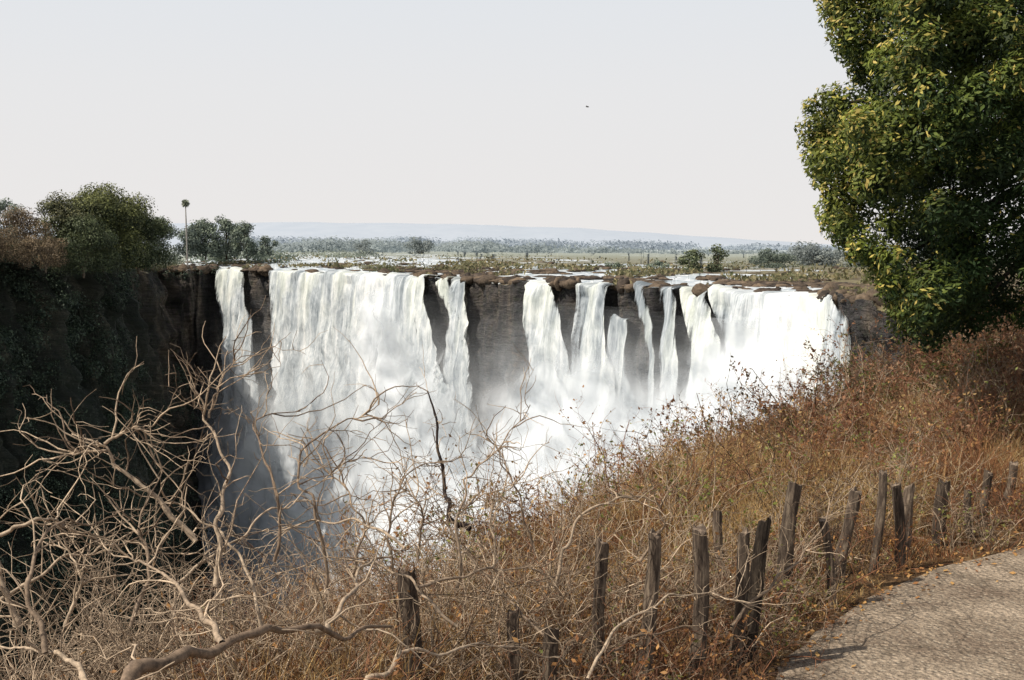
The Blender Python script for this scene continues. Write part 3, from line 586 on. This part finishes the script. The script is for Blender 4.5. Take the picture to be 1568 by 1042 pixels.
# individual limbs
def limb(lst,rad):
    p=np.array([P(u,v,d) for u,v,d in lst]); K0=14; K=40; t=np.linspace(0,len(p)-1,K0); q=np.stack([np.interp(t,np.arange(len(p)),p[:,j]) for j in range(3)],1)
    q[1:-1]=(q[:-2]+2*q[1:-1]+q[2:])/4; sg=np.linalg.norm(np.diff(q,axis=0),axis=1).mean(); q[1:-1]+=rng.normal(0,sg*.17,(K0-2,3))
    t=np.linspace(0,K0-1,K); q=np.stack([np.interp(t,np.arange(K0),q[:,j]) for j in range(3)],1); q[1:-1]=(q[:-2]+2*q[1:-1]+q[2:])/4+rng.normal(0,rad*.08,(K-2,3))
    return q,np.linspace(rad,rad*.22,K)*(1+.4*(rng.random(K)**4))
LB=[([(120,1120,3.0),(215,1035,3.2),(340,985,3.5),(470,975,3.8),(600,960,4.2)],.026),([(340,985,3.5),(300,930,3.7),(260,880,4.0),(190,850,4.2)],.012),
([(480,968,3.9),(530,930,4.1),(560,870,4.5),(620,840,4.9)],.012),([(720,810,6.3),(690,800,6.3),(682,750,6.3),(668,660,6.3),(655,600,6.3)],.019),
([(700,900,5.6),(706,800,5.6),(712,730,5.7),(760,690,5.8),(812,620,5.9)],.009),([(330,900,4.6),(335,820,4.6),(350,740,4.7),(320,640,4.8),(290,585,4.8)],.013),([(320,640,4.8),(335,590,4.8),(365,545,4.9)],.006),
([(300,830,4.6),(240,760,4.6),(175,715,4.6),(160,680,4.6),(110,665,4.7)],.013),([(160,680,4.6),(200,655,4.6),(235,652,4.6)],.008),([(165,690,4.6),(130,692,4.6),(104,692,4.6)],.006),
([(30,960,4.0),(0,880,4.0),(-20,800,4.1)],.014),([(70,1000,3.8),(40,900,3.9),(80,790,4.1),(150,800,4.3)],.011),([(0,820,4.2),(60,790,4.2),(100,800,4.4),(190,850,4.6)],.009),
([(500,900,5.2),(480,780,5.2),(440,700,5.3),(530,640,5.4),(580,620,5.5)],.009),([(420,860,5.0),(430,760,5.0),(400,690,5.1),(380,640,5.2),(460,630,5.3)],.009),([(600,880,5.6),(590,800,5.6),(620,720,5.7),(700,700,5.8)],.008),
([(850,900,6.0),(860,840,6.0),(900,780,6.1),(960,755,6.2),(1020,790,6.3)],.012),([(980,860,6.3),(1020,800,6.3),(1000,765,6.3),(940,758,6.3)],.010),([(820,850,6.6),(800,770,6.6),(770,700,6.6),(740,660,6.6)],.008),
([(1120,960,6.6),(1180,900,6.8),(1240,830,7.2),(1280,770,7.6)],.011),([(560,1045,4.6),(620,1000,4.8),(760,985,5.2),(880,1020,5.6)],.012),([(900,1040,5.4),(960,940,5.8),(1060,900,6.2),(1160,930,6.4)],.010),([(640,900,5.4),(760,870,5.6),(860,880,5.8)],.009),
([(930,1000,6.0),(1010,960,6.2),(1100,975,6.4),(1170,990,6.6)],.009),
([(200,960,4.2),(230,860,4.3),(210,790,4.4),(250,720,4.5)],.009),([(100,960,4.4),(130,880,4.4),(90,830,4.5)],.009),([(400,960,4.6),(380,860,4.7),(300,790,4.8),(215,760,4.9)],.009),([(540,880,5.4),(560,800,5.4),(520,740,5.5),(470,700,5.6)],.008),([(640,860,6.0),(650,780,6.0),(610,740,6.1)],.008),([(760,860,6.0),(750,780,6.0),(790,740,6.1)],.007),
([(150,1060,3.6),(100,1000,3.8),(0,990,3.9)],.014),([(620,840,5.0),(560,800,5.1),(480,800,5.2),(420,820,5.2)],.008),([(1010,700,9.5),(1030,660,9.5),(1060,700,9.6)],.007),
([(-20,930,4.3),(90,860,4.5),(200,830,4.7),(330,860,4.9)],.008),([(260,900,4.8),(360,830,5.0),(450,760,5.2),(560,700,5.4)],.008),([(700,960,5.2),(620,880,5.3),(520,850,5.4),(420,880,5.4)],.009),([(840,980,5.6),(760,900,5.8),(700,830,6.0)],.009)]
P1=[];R1=[]
for l,r in LB: q,rr=limb(l,r*.82); P1.append(q);R1.append(rr)
P1=np.array(P1);R1=np.array(R1); n=len(P1); parts=[tubes(P1,R1,7,lerpc((.20,.14,.095),(.48,.37,.26),rng.random(n)))]
parts[0][2][3*40*7:4*40*7]=(.05,.035,.03)
s2,d2,i2=child(P1,n*12,.1,1.,.7); p2=grow(s2,d2,rng.uniform(.10,.45,n*12),9,.26,(0,0,.03)); parts.append(tubes(p2,rng.uniform(.0020,.0045,(n*12,1))*np.linspace(1,.4,9)[None],4,lerpc(*PALE,rng.random(n*12))))
s3,d3,i3=child(p2,n*26,.15,1.,.9); p3=grow(s3,d3,rng.uniform(.04,.2,n*26),5,.3); parts.append(tubes(p3,rng.uniform(.0012,.0024,(n*26,1))*np.linspace(1,.5,5)[None],3,lerpc(*PALE,rng.random(n*26))))
link("bare_branches",tubemesh("bare_branches",parts),TM)
# ---------------------------------------------------------------- big tree on the right
bt=bpy.data.objects.new("mahogany_tree",None); COL.objects.link(bt)
vL=[-900,-600,-300,-60,0,60,100,125,140,160,200,260,300,330,375,420,480,515,530]; uL=[1750,1500,1320,1252,1248,1264,1292,1300,1258,1228,1218,1234,1250,1242,1280,1330,1358,1396,1600]
cl=[]
def addc(u,v,rp,d,back=0): cl.append((P(u,v,d),rp/F*d,u,back,v))
for v in np.arange(-30,520,22):
    e=np.interp(v,vL,uL); rp=rng.uniform(16,32); addc(e+rp*.9,v+rng.uniform(-6,6),rp,15+rng.uniform(-.5,.5)); rp=rng.uniform(28,44); addc(e+rp*1.35,v+8,rp,14.6+rng.uniform(-.6,.8))
for u in np.arange(1390,1800,30): addc(u,np.interp(u,[1400,1480,1568,1800],[490,498,458,430])+rng.uniform(-10,14),rng.uniform(22,40),15+rng.uniform(-1,1))
c0=len(cl)
while len(cl)<c0+190:
    u=rng.uniform(1240,1640);v=rng.uniform(-50,500);rp=rng.uniform(24,54)
    if u-rp*.8<np.interp(v,vL,uL) or v+rp*.8>np.interp(u,[1300,1400,1500,1600,1700],[400,520,530,500,480]): continue
    addc(u,v,rp,13.9+rng.uniform(-1.3,1.0))
c0=len(cl)
while len(cl)<c0+160:
    u=rng.uniform(1270,1660);v=rng.uniform(-60,470);rp=rng.uniform(40,66)
    if u-rp*1.1<np.interp(v,vL,uL) or v+rp>np.interp(u,[1300,1400,1500,1600,1700],[400,515,525,495,480]): continue
    addc(u,v,rp,16.2+rng.uniform(-.8,1.2),1)
c0=len(cl)
while len(cl)<c0+110:
    u=rng.uniform(1400,2500);v=rng.uniform(-850,480);rp=rng.uniform(60,100)
    if u<1640 and v>-80: continue
    if u-rp<np.interp(v,vL,uL): continue
    addc(u,v,rp,15.5+rng.uniform(-3,3))
Vs=[];Cs=[]
for c,r,u,back,v0 in cl:
    vis=u<1650; n=int((620 if vis else 230)*(r/.4)**1.3*(.6 if back else 1)); dirs=nrm(rng.normal(size=(n,3))); rad=(rng.random((n,1))**.30); sub=nrm(rng.normal(size=(6,3))); near=(dirs@sub.T).max(1)
    pos=c+dirs*rad*r*(.50+.60*near[:,None]); Nn=dirs*.8+rng.normal(0,.45,(n,3))+[-.15,-.1,.5]
    yel=rng.random(); sunw=dirs@np.array([-.6,-.25,.7]); t=np.clip(rng.normal(.30,.22,n)+.35*(rad[:,0]-.6)+.45*sunw,0,1)  # leaf colour lightens towards the sun and outer shell, painted light
    if back: col=lerpc((.010,.021,.006),(.035,.055,.014),t)  # rear clumps coloured dark as painted shade inside the crown
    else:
        lf=float(np.clip((1480-u)/220,0,1)); dk=.5*sm(1380,1480,u)*sm(120,300,v0)+.3*rng.random()*(1-lf)  # lf paints a sunlit left side, dk a shaded lower right
        t=np.clip(t-dk,0,1); col=lerpc((.022,.045,.012),(.18+.05*lf,.225+.03*lf,.040),t); k=(rng.random(n)<(.05+.14*lf+.5*yel**3)*(1-dk)*sm(-.5,.6,sunw)*sm(.5,1,rad[:,0])); col[k]=lerpc((.40,.37,.08),(.54,.41,.12),rng.random(k.sum()))
    V,C_=leaves(pos,Nn,rng.uniform(.05,.095,n)*(1 if vis else 1.35),.38,col); Vs.append(V);Cs.append(C_)
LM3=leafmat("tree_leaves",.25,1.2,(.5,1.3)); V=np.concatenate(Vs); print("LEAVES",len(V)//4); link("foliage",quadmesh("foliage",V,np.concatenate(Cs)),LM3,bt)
tx=XU(1930,15.6,0); g=float(H(tx,15.6)); K=12; pts=[];R=[]
base=np.array([tx,15.6,g-.2]); fork=np.array([tx-.2,15.6,g+2.6])
t=np.linspace(0,1,K)[:,None]; pts.append(base*(1-t)+fork*t+np.sin(t*5)*[.06,.03,0]); R.append(np.linspace(.42,.30,K))
for i in rng.permutation(len(cl))[:90]:
    c=cl[i][0]
    if c[1]<15 and cl[i][2]<1650: continue
    p=fork*(1-t)+c*t; p[:,2]+=np.sin(t[:,0]*3.14)*.5; p[:,1]+=np.sin(t[:,0]*3.14)*.6; p+=rng.normal(0,.04,p.shape)*t*(1-t)*4; pts.append(p); R.append(np.linspace(.11,.010,K))
V,Q,C_=tubes(np.array(pts),np.array(R),9,np.tile([.05,.038,.03],(len(pts),1))); link("trunk",rawmesh("trunk",V,Q,np.arange(0,len(Q),4),C_,True),BM,bt)
# ---------------------------------------------------------------- bird
c=P(899,164,70); bm=bmesh.new()
bmesh.ops.create_uvsphere(bm,u_segments=10,v_segments=8,radius=1,matrix=Matrix.Diagonal((.16,.05,.045,1)))
bmesh.ops.create_uvsphere(bm,u_segments=8,v_segments=6,radius=.035,matrix=Matrix.Translation((.17,0,.015)))
for sg in (1,-1):
    q=[bm.verts.new(p) for p in ((.07,sg*.03,.02),(-.05,sg*.03,.02),(-.05,sg*.16,.09),(.06,sg*.16,.10),(-.06,sg*.34,.05))]; bm.faces.new((q[0],q[1],q[2],q[3])); bm.faces.new((q[3],q[2],q[4]))
q=[bm.verts.new(p) for p in ((-.13,0,0),(-.26,.05,0),(-.26,-.05,0))]; bm.faces.new(q)
me=bpy.data.meshes.new("bird"); bm.to_mesh(me); bm.free(); m=M("bird_feathers"); cc=m.ramp(m.noise(m.obj(),9),[(.4,(.03,.03,.03)),(.6,(.08,.07,.06))]); o=link("bird",me,m.done(m.princ(cc,.7))); o.location=c; o.rotation_euler=(.3,.1,.5); o.scale=(.6,.6,.6)
